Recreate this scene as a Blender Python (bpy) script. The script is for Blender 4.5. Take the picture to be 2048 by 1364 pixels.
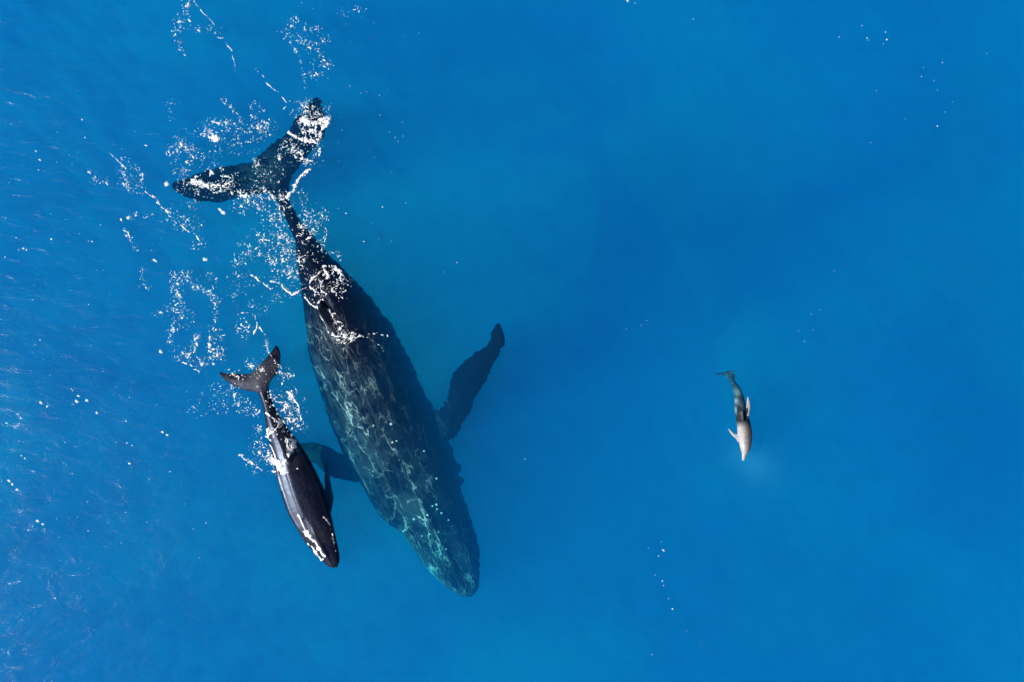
import bpy, bmesh, math, random
import numpy as np
from mathutils import Vector
from mathutils.bvhtree import BVHTree
from mathutils.geometry import delaunay_2d_cdt

for o in list(bpy.data.objects):
    bpy.data.objects.remove(o)
scene = bpy.context.scene
COL = scene.collection
random.seed(7)
RNG = np.random.default_rng(7)

# ------------------------------------------------------------------ camera, sky, sun, exposure
H = 30.0            # drone height above the water, metres
PPM = 64.0          # photo pixels per metre at the water line
cam_d = bpy.data.cameras.new('camera')
cam_d.sensor_width = 36.0
cam_d.lens = 36.0 * H / (2048 / PPM)
cam_d.clip_end = 2000
cam = bpy.data.objects.new('camera', cam_d)
cam.location = (0, 0, H)
COL.objects.link(cam)
scene.camera = cam

SUN_ZENITH = 48.0
SUN_AZ = Vector((-0.95, -0.30, 0)).normalized()
SUN_DIR = (SUN_AZ * math.sin(math.radians(SUN_ZENITH)) + Vector((0, 0, math.cos(math.radians(SUN_ZENITH))))).normalized()
world = bpy.data.worlds.new('World')
scene.world = world
world.use_nodes = True
wn = world.node_tree
bg = wn.nodes['Background']
sky = wn.nodes.new('ShaderNodeTexSky')
sky.sky_type = 'NISHITA'
sky.sun_disc = False
sky.sun_elevation = math.radians(90 - SUN_ZENITH)
sky.sun_rotation = math.atan2(SUN_DIR.x, SUN_DIR.y)
wn.links.new(sky.outputs[0], bg.inputs[0])
bg.inputs[1].default_value = 0.05
sun_d = bpy.data.lights.new('sun', 'SUN')
sun_d.energy = 5.0
sun_d.angle = math.radians(0.5)
sun_d.color = (1.0, 0.975, 0.94)
sun = bpy.data.objects.new('sun', sun_d)
sun.rotation_euler = SUN_DIR.to_track_quat('Z', 'Y').to_euler()
sun.location = SUN_DIR * 60
COL.objects.link(sun)

scene.view_settings.view_transform = 'Standard'
scene.view_settings.look = 'None'
scene.view_settings.gamma = 1.0
scene.view_settings.use_curve_mapping = False
scene.view_settings.exposure = 0.31
scene.cycles.volume_bounces = 3
scene.cycles.transparent_max_bounces = 12
scene.cycles.max_bounces = 8

# ------------------------------------------------------------------ helpers
def P(px, py, z=0.0):
    """A photo pixel (2048 x 1364) to the point at height z that the drone sees there."""
    k = (H - z) / H
    return Vector(((px - 1024) / PPM * k, (682 - py) / PPM * k, z))

def to_px(x, y, z):
    k = H / (H - z)
    return x * k * PPM + 1024, 682 - y * k * PPM

def vnoise(x, y, seed):
    """Smooth value noise, arrays in and out, range 0..1."""
    r = np.random.default_rng(seed).random((256, 256))
    xi = np.floor(x).astype(int); yi = np.floor(y).astype(int)
    fx = x - xi; fy = y - yi
    fx = fx * fx * (3 - 2 * fx); fy = fy * fy * (3 - 2 * fy)
    a = r[xi % 256, yi % 256]; b = r[(xi + 1) % 256, yi % 256]
    c = r[xi % 256, (yi + 1) % 256]; d = r[(xi + 1) % 256, (yi + 1) % 256]
    return (a * (1 - fx) + b * fx) * (1 - fy) + (c * (1 - fx) + d * fx) * fy

def fbm(x, y, seed, octaves=4, gain=0.5):
    s = 0; a = 1; n = 0
    for k in range(octaves):
        s = s + a * vnoise(x * 2 ** k + 17.3 * k, y * 2 ** k - 9.1 * k, seed + k)
        n += a; a *= gain
    return s / n

def wave(x, y):
    """Height of the sea surface."""
    u = x * 0.86 - y * 0.5; v = x * 0.5 + y * 0.86      # crests run from upper left to lower right
    w = 0.10 * (fbm(u * 0.22, v * 0.30, 31, 2) - 0.5)
    w = w + 0.038 * (fbm(u * 0.9, v * 0.55, 41, 3) - 0.5)
    return w

def new_mesh(name, verts, faces, mat=None, smooth=True):
    me = bpy.data.meshes.new(name)
    me.from_pydata([tuple(v) for v in verts], [], faces)
    me.validate()
    if smooth:
        me.polygons.foreach_set('use_smooth', [True] * len(me.polygons))
    if mat:
        me.materials.append(mat)
    o = bpy.data.objects.new(name, me)
    COL.objects.link(o)
    return o

def tag(o, label=None, cat=None, group=None, kind=None):
    for k, v in (('label', label), ('category', cat), ('group', group), ('kind', kind)):
        if v:
            o[k] = v
    return o

def mat_new(name):
    m = bpy.data.materials.new(name)
    m.use_nodes = True
    nt = m.node_tree
    nt.nodes.clear()
    out = nt.nodes.new('ShaderNodeOutputMaterial')
    return m, nt, out

def node(nt, typ, **kw):
    n = nt.nodes.new(typ)
    for k, v in kw.items():
        if k in n.inputs.keys():
            n.inputs[k].default_value = v
        else:
            setattr(n, k, v)
    return n

def math_n(nt, op, a, b=None, c=None, clamp=False):
    n = nt.nodes.new('ShaderNodeMath'); n.operation = op; n.use_clamp = clamp
    for i, v in enumerate((a, b, c)):
        if v is None: continue
        if hasattr(v, 'is_linked'): nt.links.new(v, n.inputs[i])
        else: n.inputs[i].default_value = v
    return n.outputs[0]

def mix_col(nt, f, a, b):
    n = nt.nodes.new('ShaderNodeMix'); n.data_type = 'RGBA'
    for i, v in ((0, f), (6, a), (7, b)):
        if hasattr(v, 'is_linked'): nt.links.new(v, n.inputs[i])
        else: n.inputs[i].default_value = v if i == 0 else (*v, 1)
    return n.outputs[2]

def map_range(nt, v, a, b, c=0.0, d=1.0, smooth=False):
    n = nt.nodes.new('ShaderNodeMapRange')
    if smooth: n.interpolation_type = 'SMOOTHSTEP'
    nt.links.new(v, n.inputs[0])
    for i, x in enumerate((a, b, c, d)):
        n.inputs[i + 1].default_value = x
    return n.outputs[0]

# ------------------------------------------------------------------ materials of the setting
def water_volume():
    m, nt, out = mat_new('sea water')
    sc = node(nt, 'ShaderNodeVolumeScatter', Color=(0.012, 0.375, 1.0, 1), Density=0.195, Anisotropy=0.0)
    ab = node(nt, 'ShaderNodeVolumeAbsorption', Color=(0.0, 0.922, 0.9905, 1), Density=0.80)
    add = nt.nodes.new('ShaderNodeAddShader')
    nt.links.new(sc.outputs[0], add.inputs[0]); nt.links.new(ab.outputs[0], add.inputs[1])
    nt.links.new(add.outputs[0], out.inputs['Volume'])
    return m

def surface_mat():
    m, nt, out = mat_new('rippled water surface')
    tc = nt.nodes.new('ShaderNodeTexCoord')
    mp = nt.nodes.new('ShaderNodeMapping'); mp.inputs['Rotation'].default_value = (0, 0, math.radians(32)); mp.inputs['Scale'].default_value = (1.0, 2.6, 1)
    nt.links.new(tc.outputs['Object'], mp.inputs[0])
    n1 = node(nt, 'ShaderNodeTexNoise', Scale=1.3, Detail=5.0, Roughness=0.55, Distortion=0.6)
    nt.links.new(mp.outputs[0], n1.inputs['Vector'])
    bump = node(nt, 'ShaderNodeBump', Strength=1.0, Distance=0.040)
    nt.links.new(n1.outputs[0], bump.inputs['Height'])
    ge = nt.nodes.new('ShaderNodeNewGeometry')                        # reflection of water, the same seen from above and from below
    dt = nt.nodes.new('ShaderNodeVectorMath'); dt.operation = 'DOT_PRODUCT'
    nt.links.new(ge.outputs['Incoming'], dt.inputs[0]); nt.links.new(bump.outputs[0], dt.inputs[1])
    cs = math_n(nt, 'ABSOLUTE', dt.outputs['Value'])
    fr = math_n(nt, 'MULTIPLY_ADD', math_n(nt, 'POWER', math_n(nt, 'SUBTRACT', 1.0, cs, clamp=True), 5.0), 0.98, 0.02)
    g1 = node(nt, 'ShaderNodeBsdfGlossy', Roughness=0.06)
    g2 = node(nt, 'ShaderNodeBsdfGlossy', Roughness=0.165)
    for g in (g1, g2): nt.links.new(bump.outputs[0], g.inputs['Normal'])
    gm = node(nt, 'ShaderNodeMixShader', Fac=0.86)
    nt.links.new(g1.outputs[0], gm.inputs[1]); nt.links.new(g2.outputs[0], gm.inputs[2])
    tr = nt.nodes.new('ShaderNodeBsdfTransparent')
    mx = nt.nodes.new('ShaderNodeMixShader')
    nt.links.new(fr, mx.inputs[0]); nt.links.new(tr.outputs[0], mx.inputs[1]); nt.links.new(gm.outputs[0], mx.inputs[2])
    nt.links.new(mx.outputs[0], out.inputs[0])
    return m

def seabed_mat():
    m, nt, out = mat_new('sand and reef')
    tc = nt.nodes.new('ShaderNodeTexCoord')
    n1 = node(nt, 'ShaderNodeTexNoise', Scale=0.085, Detail=3.0, Roughness=0.5)
    nt.links.new(tc.outputs['Object'], n1.inputs['Vector'])
    f = map_range(nt, n1.outputs[0], 0.40, 0.62, smooth=True)
    c = mix_col(nt, f, (0.06, 0.10, 0.12), (0.62, 0.60, 0.52))
    b = node(nt, 'ShaderNodeBsdfPrincipled', Roughness=0.9)
    nt.links.new(c, b.inputs['Base Color'])
    nt.links.new(b.outputs[0], out.inputs[0])
    return m

def foam_mat(name='sea foam'):
    m, nt, out = mat_new(name)
    tc = nt.nodes.new('ShaderNodeTexCoord')
    n1 = node(nt, 'ShaderNodeTexNoise', Scale=9.0, Detail=3.0)
    nt.links.new(tc.outputs['Object'], n1.inputs['Vector'])
    c = mix_col(nt, n1.outputs[0], (0.80, 0.82, 0.84), (0.92, 0.92, 0.92))
    b = node(nt, 'ShaderNodeBsdfPrincipled', Roughness=0.5)
    b.inputs['Subsurface Weight'].default_value = 0.0
    nt.links.new(c, b.inputs['Base Color'])
    # thin foam lets the water show between its bubbles
    at = node(nt, 'ShaderNodeAttribute', attribute_name='cover')
    n2 = node(nt, 'ShaderNodeTexNoise', Scale=38.0, Detail=2.0)
    nt.links.new(tc.outputs['Object'], n2.inputs['Vector'])
    a = math_n(nt, 'ADD', at.outputs['Fac'], math_n(nt, 'MULTIPLY', math_n(nt, 'SUBTRACT', n2.outputs[0], 0.5), 0.9), clamp=True)
    tr = nt.nodes.new('ShaderNodeBsdfTransparent')
    mx = nt.nodes.new('ShaderNodeMixShader')
    nt.links.new(a, mx.inputs[0]); nt.links.new(tr.outputs[0], mx.inputs[1]); nt.links.new(b.outputs[0], mx.inputs[2])
    nt.links.new(mx.outputs[0], out.inputs[0])
    return m

def set_cover(o, vals):
    at = o.data.attributes.new('cover', 'FLOAT', 'POINT')
    at.data.foreach_set('value', np.clip(np.array(vals, np.float32), 0.0, 1.0))

def skin_mat(name, dark, mid, web_col, pale, web_scale, bump_s, rough=0.34):
    """Wet whale skin. Vertex attribute 'pigment': R = web of scratches (adult: also painted caustics), G = pale skin, B = mottling (adult: also a painted sunlit band)."""
    m, nt, out = mat_new(name)
    tc = nt.nodes.new('ShaderNodeTexCoord')
    at = node(nt, 'ShaderNodeAttribute', attribute_name='pigment')
    sep = nt.nodes.new('ShaderNodeSeparateColor'); nt.links.new(at.outputs['Color'], sep.inputs[0])
    big = node(nt, 'ShaderNodeTexNoise', Scale=1.1, Detail=6.0, Roughness=0.65)
    nt.links.new(tc.outputs['Object'], big.inputs['Vector'])
    fine = node(nt, 'ShaderNodeTexNoise', Scale=9.0, Detail=5.0, Roughness=0.7)
    nt.links.new(tc.outputs['Object'], fine.inputs['Vector'])
    # web of pale scratches and painted caustic light: edges of warped cells drawn out along the body
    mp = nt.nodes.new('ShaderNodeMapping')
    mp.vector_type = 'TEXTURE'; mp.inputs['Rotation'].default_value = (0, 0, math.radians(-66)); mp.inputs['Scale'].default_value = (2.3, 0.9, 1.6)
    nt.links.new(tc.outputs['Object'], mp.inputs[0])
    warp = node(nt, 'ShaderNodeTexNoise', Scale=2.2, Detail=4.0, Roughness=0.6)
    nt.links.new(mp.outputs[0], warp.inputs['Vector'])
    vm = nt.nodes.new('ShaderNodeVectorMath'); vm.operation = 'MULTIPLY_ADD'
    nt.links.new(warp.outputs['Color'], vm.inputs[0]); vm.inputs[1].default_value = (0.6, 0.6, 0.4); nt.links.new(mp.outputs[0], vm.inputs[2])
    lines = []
    for s, wd in ((web_scale, 0.026), (web_scale * 2.1, 0.034), (web_scale * 0.6, 0.016)):
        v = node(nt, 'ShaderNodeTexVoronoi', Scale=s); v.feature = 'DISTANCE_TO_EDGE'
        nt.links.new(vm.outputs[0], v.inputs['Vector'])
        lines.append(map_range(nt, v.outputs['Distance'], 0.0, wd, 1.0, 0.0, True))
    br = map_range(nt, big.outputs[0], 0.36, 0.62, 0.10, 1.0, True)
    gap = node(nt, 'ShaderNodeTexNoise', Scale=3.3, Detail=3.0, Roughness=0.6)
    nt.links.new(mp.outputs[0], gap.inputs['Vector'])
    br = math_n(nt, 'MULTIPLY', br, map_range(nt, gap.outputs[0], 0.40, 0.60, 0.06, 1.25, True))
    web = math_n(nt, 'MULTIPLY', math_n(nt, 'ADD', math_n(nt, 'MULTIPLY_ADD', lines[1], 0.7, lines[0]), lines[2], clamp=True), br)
    base = mix_col(nt, map_range(nt, fine.outputs[0], 0.35, 0.7, 0, 1, True), dark, mid)
    mp2 = nt.nodes.new('ShaderNodeMapping'); mp2.vector_type = 'TEXTURE'
    mp2.inputs['Rotation'].default_value = (0, 0, math.radians(-66)); mp2.inputs['Scale'].default_value = (5.0, 0.6, 1.0)
    nt.links.new(tc.outputs['Object'], mp2.inputs[0])
    silk = node(nt, 'ShaderNodeTexNoise', Scale=5.0, Detail=5.0, Roughness=0.7, Distortion=0.8)
    nt.links.new(mp2.outputs[0], silk.inputs['Vector'])
    base = mix_col(nt, math_n(nt, 'MULTIPLY', sep.outputs[2], map_range(nt, silk.outputs[0], 0.42, 0.72, 0, 1.2, True)), base, pale)
    base = mix_col(nt, math_n(nt, 'MULTIPLY', sep.outputs[2], map_range(nt, big.outputs[0], 0.42, 0.62, 0, 1, True)), base, pale)
    pf = math_n(nt, 'MULTIPLY', sep.outputs[1], map_range(nt, fine.outputs[0], 0.25, 0.65, 0.55, 1.0), clamp=True)
    base = mix_col(nt, pf, base, pale)
    base = mix_col(nt, math_n(nt, 'MULTIPLY', web, sep.outputs[0]), base, web_col)
    bump = node(nt, 'ShaderNodeBump', Strength=bump_s, Distance=0.03)
    nt.links.new(fine.outputs[0], bump.inputs['Height'])
    b = nt.nodes.new('ShaderNodeBsdfPrincipled')
    nt.links.new(base, b.inputs['Base Color']); nt.links.new(bump.outputs[0], b.inputs['Normal'])
    # wet skin in air has gloss; under water its index nearly equals the water's
    ge = nt.nodes.new('ShaderNodeNewGeometry')
    sx = nt.nodes.new('ShaderNodeSeparateXYZ'); nt.links.new(ge.outputs['Position'], sx.inputs[0])
    zz = math_n(nt, 'ADD', sx.outputs[2], math_n(nt, 'MULTIPLY', math_n(nt, 'SUBTRACT', fine.outputs[0], 0.5), 0.10))
    wet = map_range(nt, zz, -0.03, 0.03, 0.01, 0.42, True)
    nt.links.new(wet, b.inputs['Specular IOR Level'])
    b.inputs['Specular Tint'].default_value = (0.58, 0.72, 1.0, 1)
    nt.links.new(map_range(nt, fine.outputs[0], 0.3, 0.7, rough, rough + 0.14), b.inputs['Roughness'])
    nt.links.new(b.outputs[0], out.inputs[0])
    return m

# ------------------------------------------------------------------ the setting
def tensor_grid(xs, ys):
    X, Y = np.meshgrid(xs, ys)
    nx, ny = len(xs), len(ys)
    idx = np.arange(nx * ny).reshape(ny, nx)
    f = np.stack([idx[:-1, :-1], idx[:-1, 1:], idx[1:, 1:], idx[1:, :-1]], -1).reshape(-1, 4)
    return X.ravel(), Y.ravel(), f, idx

def axis(half, step, far):
    inner = np.arange(-half, half + step / 2, step)
    outer = np.array([half * 1.3, half * 2, half * 4, far])
    return np.concatenate([-outer[::-1], inner, outer])

DEPTH = 11.0
seabed_x, seabed_y, seabed_f, _ = tensor_grid(axis(30, 1.0, 320), axis(26, 1.0, 320))
seabed_z = -DEPTH + 1.6 * (fbm(seabed_x * 0.08, seabed_y * 0.08, 61, 3) - 0.5)
seabed = new_mesh('seabed', np.stack([seabed_x, seabed_y, seabed_z], 1), seabed_f.tolist(), seabed_mat())
tag(seabed, kind='structure')

wx, wy, wf, wi = tensor_grid(axis(22, 0.2, 300), axis(16, 0.2, 300))
inner = (np.abs(wx) < 30) & (np.abs(wy) < 26)
wz = np.where(inner, wave(wx, wy), 0.0)
n0 = len(wx)
edge = np.concatenate([wi[0, :], wi[1:, -1], wi[-1, -2::-1], wi[-2:0:-1, 0]])
side = [[int(edge[(k + 1) % len(edge)]), int(edge[k]), int(edge[k]) + n0, int(edge[(k + 1) % len(edge)]) + n0] for k in range(len(edge))]
verts = np.concatenate([np.stack([wx, wy, wz], 1), np.stack([wx, wy, np.full(n0, -DEPTH - 2.0)], 1)])
water = new_mesh('water', verts, wf.tolist() + (wf[:, ::-1] + n0).tolist() + side, water_volume())
tag(water, kind='structure')

# added absorbing layer under the surface; its thickness paints dark patches and ripple shading
DARK_PATCHES = [(1300, 400, 330, 130, 38, 1.0), (1420, 500, 200, 170, 0, 0.8), (1120, 480, 260, 110, 12, 0.7), (1010, 140, 330, 130, -25, 0.55), (1930, 240, 130, 220, -10, 0.7),
              (1960, 640, 160, 260, -15, 0.8), (1640, 400, 220, 80, 15, 0.5), (1990, 930, 150, 220, 0, 0.6), (1580, 1330, 300, 110, 0, 0.45), (1250, 640, 300, 110, 20, 0.45), (1600, 1180, 300, 90, -20, 0.3), (1080, 900, 160, 260, 10, 0.25)]
def build_dark_layer():
    gx = np.arange(-20, 20.01, 0.12); gy = np.arange(-14.5, 14.51, 0.12)
    X, Y, f, idx = tensor_grid(gx, gy)
    px, py = to_px(X, Y, 0.0)
    qx = px + 120 * (fbm(px / 170, py / 170, 71, 3) - 0.5); qy = py + 120 * (fbm(px / 170, py / 170, 75, 3) - 0.5)
    t = 0.55 * np.clip(fbm(px / 260, py / 200, 79, 3) - 0.42, 0, 1) * np.clip((px - 500) / 500, 0, 1)
    for (cx, cy, rx, ry, rot, amp) in DARK_PATCHES:
        a = math.radians(rot); u = (qx - cx) * math.cos(a) - (qy - cy) * math.sin(a); v = (qx - cx) * math.sin(a) + (qy - cy) * math.cos(a)
        t = t + amp * np.exp(-((u / rx) ** 2 + (v / ry) ** 2))
    for (cx, cy, r) in ((1480, 840, 90), (780, 800, 210), (960, 740, 90), (900, 1050, 150), (600, 330, 150), (520, 360, 120), (620, 500, 110), (700, 640, 130), (580, 900, 120), (640, 1050, 110), (500, 760, 90), (400, 370, 90)):
        t = t * (1 - np.exp(-(((px - cx) ** 2 + (py - cy) ** 2) / r ** 2)))
    u = px * 0.80 - py * 0.60; v = px * 0.60 + py * 0.80                       # ripple light and shade put into the thickness, upper left to lower right
    rip = 0.65 * (fbm(v / 55 , u / 17, 81, 4, 0.66)) + 0.35 * fbm(px / 26, py / 20, 85, 3)
    left = np.clip((900 - px) / 900, 0, 1)
    t = 0.72 * t + 0.06 + (1.9 + 3.6 * left) * np.clip(rip - 0.43, 0, 1)
    edge = np.minimum.reduce([X - gx[0], gx[-1] - X, Y - gy[0], gy[-1] - Y])
    t = 1.4 * t * np.clip(edge / 3, 0, 1)
    keep = (t[f] > 0.03).any(1)
    n = len(X)
    up = np.stack([X, Y, np.full(n, -0.22)], 1); lo = np.stack([X, Y, -0.224 - t], 1)
    fk = f[keep]
    cnt = set()
    for q in fk:
        for k in range(4): cnt.add((int(q[k]), int(q[(k + 1) % 4])))
    rim = [(a, b, b + n, a + n) for (a, b) in cnt if (b, a) not in cnt]
    rim = [r[::-1] for r in rim]
    m, nt, out = mat_new('added absorbing layer')
    ab = node(nt, 'ShaderNodeVolumeAbsorption', Color=(0.5, 0.80, 0.885, 1), Density=0.60)
    nt.links.new(ab.outputs[0], out.inputs['Volume'])
    o = new_mesh('added_dark_layer', np.concatenate([up, lo]), fk.tolist() + (fk[:, ::-1] + n).tolist() + rim, m)
    return tag(o, kind='structure')
build_dark_layer()

# ------------------------------------------------------------------ animals
def catmull(rows, n):
    a = np.array(rows, float)
    d = np.linalg.norm(np.diff((a[:, 0:2] + a[:, 2:4]) / 2, axis=0), axis=1)
    t = np.concatenate([[0], np.cumsum(d)])
    q = np.linspace(0, t[-1], n)
    m = np.zeros_like(a)                                  # finite-difference tangents, cubic Hermite
    m[1:-1] = (a[2:] - a[:-2]) / (t[2:] - t[:-2])[:, None]
    m[0] = (a[1] - a[0]) / (t[1] - t[0]); m[-1] = (a[-1] - a[-2]) / (t[-1] - t[-2])
    k = np.clip(np.searchsorted(t, q, 'right') - 1, 0, len(t) - 2)
    h = (t[k + 1] - t[k])[:, None]; s = ((q - t[k]) / (t[k + 1] - t[k]))[:, None]
    return ((2 * s**3 - 3 * s**2 + 1) * a[k] + (s**3 - 2 * s**2 + s) * h * m[k]
            + (-2 * s**3 + 3 * s**2) * a[k + 1] + (s**3 - s**2) * h * m[k + 1])

def loft(bm, stations, rings, seg, jitter=0.0, ridge=None):
    """stations: left px, right px, height of the back, height / half width above and below, squareness."""
    st = catmull(stations, rings)
    loops = []
    for i, (lx, ly, rx, ry, zt, hr, hb, n) in enumerate(st):
        if jitter:
            fade = min(1, i / 6, (rings - 1 - i) / 8)
            j = jitter * (RNG.random(2) - 0.5) * 2 * fade
            rx += j[0] + 3.2 * jitter * fade * (float(fbm(np.array([i * 0.31]), np.array([0.3]), 91, 3)[0]) - 0.5)
            lx -= j[1] * 0.4 + 1.5 * jitter * fade * (float(fbm(np.array([i * 0.21]), np.array([7.3]), 93, 3)[0]) - 0.5)
        w = math.hypot(rx - lx, ry - ly) / 2 / PPM
        ht = hr * w
        zc = zt - ht
        A = P(lx, ly, zc); B = P(rx, ry, zc)
        C = (A + B) / 2; D = (B - A) / 2
        loop = []
        for k in range(seg):
            th = 2 * math.pi * k / seg
            c, s = math.cos(th), math.sin(th)
            e = 2 / n
            x = math.copysign(abs(c) ** e, c); z = math.copysign(abs(s) ** e, s)
            p = C + D * x + Vector((0, 0, (ht if z > 0 else hb * w) * z))
            if ridge and z > 0:
                p.z += ridge(i / (rings - 1), x) * w
            loop.append(bm.verts.new(p))
        loops.append(loop)
    for a, b in zip(loops, loops[1:]):
        for k in range(seg):
            bm.faces.new((a[k], a[(k + 1) % seg], b[(k + 1) % seg], b[k]))
    bm.faces.new(loops[0][::-1]); bm.faces.new(loops[-1])
    return st

def smooth_outline(pts, per, rough, seed):
    p = np.array(pts, float); n = len(p)
    out = []
    for i in range(n):
        p0, p1, p2, p3 = p[i - 1], p[i], p[(i + 1) % n], p[(i + 2) % n]
        for k in range(per):
            t = k / per
            out.append(0.5 * (2 * p1 + (p2 - p0) * t + (2 * p0 - 5 * p1 + 4 * p2 - p3) * t * t + (3 * p1 - p0 - 3 * p2 + p3) * t**3))
    out = np.array(out)
    tang = np.roll(out, -1, 0) - np.roll(out, 1, 0)
    nrm = np.stack([tang[:, 1], -tang[:, 0]], 1) / (np.linalg.norm(tang, axis=1, keepdims=True) + 1e-6)
    r = np.random.default_rng(seed)
    a = r.normal(0, 1, len(out)); a = a + np.roll(a, 1) * 0.25
    return out + nrm * (a * rough)[:, None]

def seg_dist(px, py, poly, closed=True):
    d = np.full(np.shape(px), 1e9)
    n = len(poly)
    for i in range(n if closed else n - 1):
        ax, ay = poly[i][:2]; bx, by = poly[(i + 1) % n][:2]
        vx, vy = bx - ax, by - ay
        t = np.clip(((px - ax) * vx + (py - ay) * vy) / (vx * vx + vy * vy + 1e-9), 0, 1)
        d = np.minimum(d, np.hypot(px - ax - t * vx, py - ay - t * vy))
    return d

def inside(px, py, poly):
    r = np.zeros(np.shape(px), bool)
    n = len(poly)
    for i in range(n):
        ax, ay = poly[i][:2]; bx, by = poly[(i + 1) % n][:2]
        c = ((ay > py) != (by > py)) & (px < (bx - ax) * (py - ay) / (by - ay + 1e-12) + ax)
        r ^= c
    return r

def blade(bm, pts, z_at, tmax, grow, step=5.0, per=5, rough=0.6, seed=1):
    """A fin: a closed lens-shaped plate with the given outline (px); z_at(px,py) is its height."""
    o = smooth_outline(pts, per, rough, seed)
    x0, y0 = o.min(0); x1, y1 = o.max(0)
    gx, gy = np.meshgrid(np.arange(x0, x1, step), np.arange(y0, y1, step))
    gx = gx.ravel(); gy = gy.ravel()
    k = inside(gx, gy, o) & (seg_dist(gx, gy, o) > step * 0.6)
    pts2 = [Vector(p) for p in o] + [Vector((a, b)) for a, b in zip(gx[k], gy[k])]
    n = len(o)
    v2, _, f2, *_ = delaunay_2d_cdt(pts2, [(i, (i + 1) % n) for i in range(n)], [list(range(n))], 2, 1e-4)
    a = np.array([tuple(v) for v in v2])
    d = seg_dist(a[:, 0], a[:, 1], o) / PPM
    top, bot = [], []
    for (px, py), dd in zip(a, d):
        z = z_at(px, py)
        t = min(tmax, grow * math.sqrt(max(dd, 0) + 1e-6)) + 0.014
        top.append(bm.verts.new(P(px, py, z) + Vector((0, 0, t))))
        bot.append(bm.verts.new(P(px, py, z) - Vector((0, 0, t))))
    cnt = {}
    for f in f2:
        bm.faces.new([top[i] for i in f]); bm.faces.new([bot[i] for i in reversed(f)])
        for i, j in zip(f, f[1:] + f[:1]):
            cnt[(i, j)] = 1
    for (i, j) in cnt:
        if (j, i) not in cnt:
            bm.faces.new((top[j], top[i], bot[i], bot[j]))
    return o

def knob(bm, p, r, flat=0.7):
    g = bmesh.ops.create_icosphere(bm, subdivisions=2, radius=r)
    for v in g['verts']:
        v.co = Vector((v.co.x, v.co.y, v.co.z * flat)) + p

def fuse(name, bm, voxel, mat, pigment, smooth=3):
    """Weld body, flukes and fins into one continuous skin, then store its skin colours and painted light."""
    bmesh.ops.recalc_face_normals(bm, faces=bm.faces)
    me = bpy.data.meshes.new(name)
    bm.to_mesh(me); bm.free()
    tmp = bpy.data.objects.new(name, me); COL.objects.link(tmp)
    r = tmp.modifiers.new('weld', 'REMESH'); r.mode = 'VOXEL'; r.voxel_size = voxel
    s = tmp.modifiers.new('soften', 'SMOOTH'); s.factor = 0.5; s.iterations = smooth
    dg = bpy.context.evaluated_depsgraph_get()
    res = bpy.data.meshes.new_from_object(tmp.evaluated_get(dg))
    bpy.data.objects.remove(tmp); bpy.data.meshes.remove(me)
    res.name = name
    nv = len(res.vertices)
    co = np.zeros(nv * 3); res.vertices.foreach_get('co', co); co = co.reshape(-1, 3)
    px, py = to_px(co[:, 0], co[:, 1], co[:, 2])
    col = np.ones((nv, 4), np.float32)
    col[:, :3] = np.clip(np.stack(pigment(px, py, co[:, 2]), 1), 0, 1)
    at = res.color_attributes.new('pigment', 'FLOAT_COLOR', 'POINT')
    at.data.foreach_set('color', col.ravel())
    res.polygons.foreach_set('use_smooth', [True] * len(res.polygons))
    res.materials.clear(); res.materials.append(mat)
    o = bpy.data.objects.new(name, res); COL.objects.link(o)
    return o

def lerp_line(v, a, b):
    return np.interp(v, a, b)

def gauss(px, py, cx, cy, r):
    return np.exp(-((px - cx) ** 2 + (py - cy) ** 2) / (2 * r * r))

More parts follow.
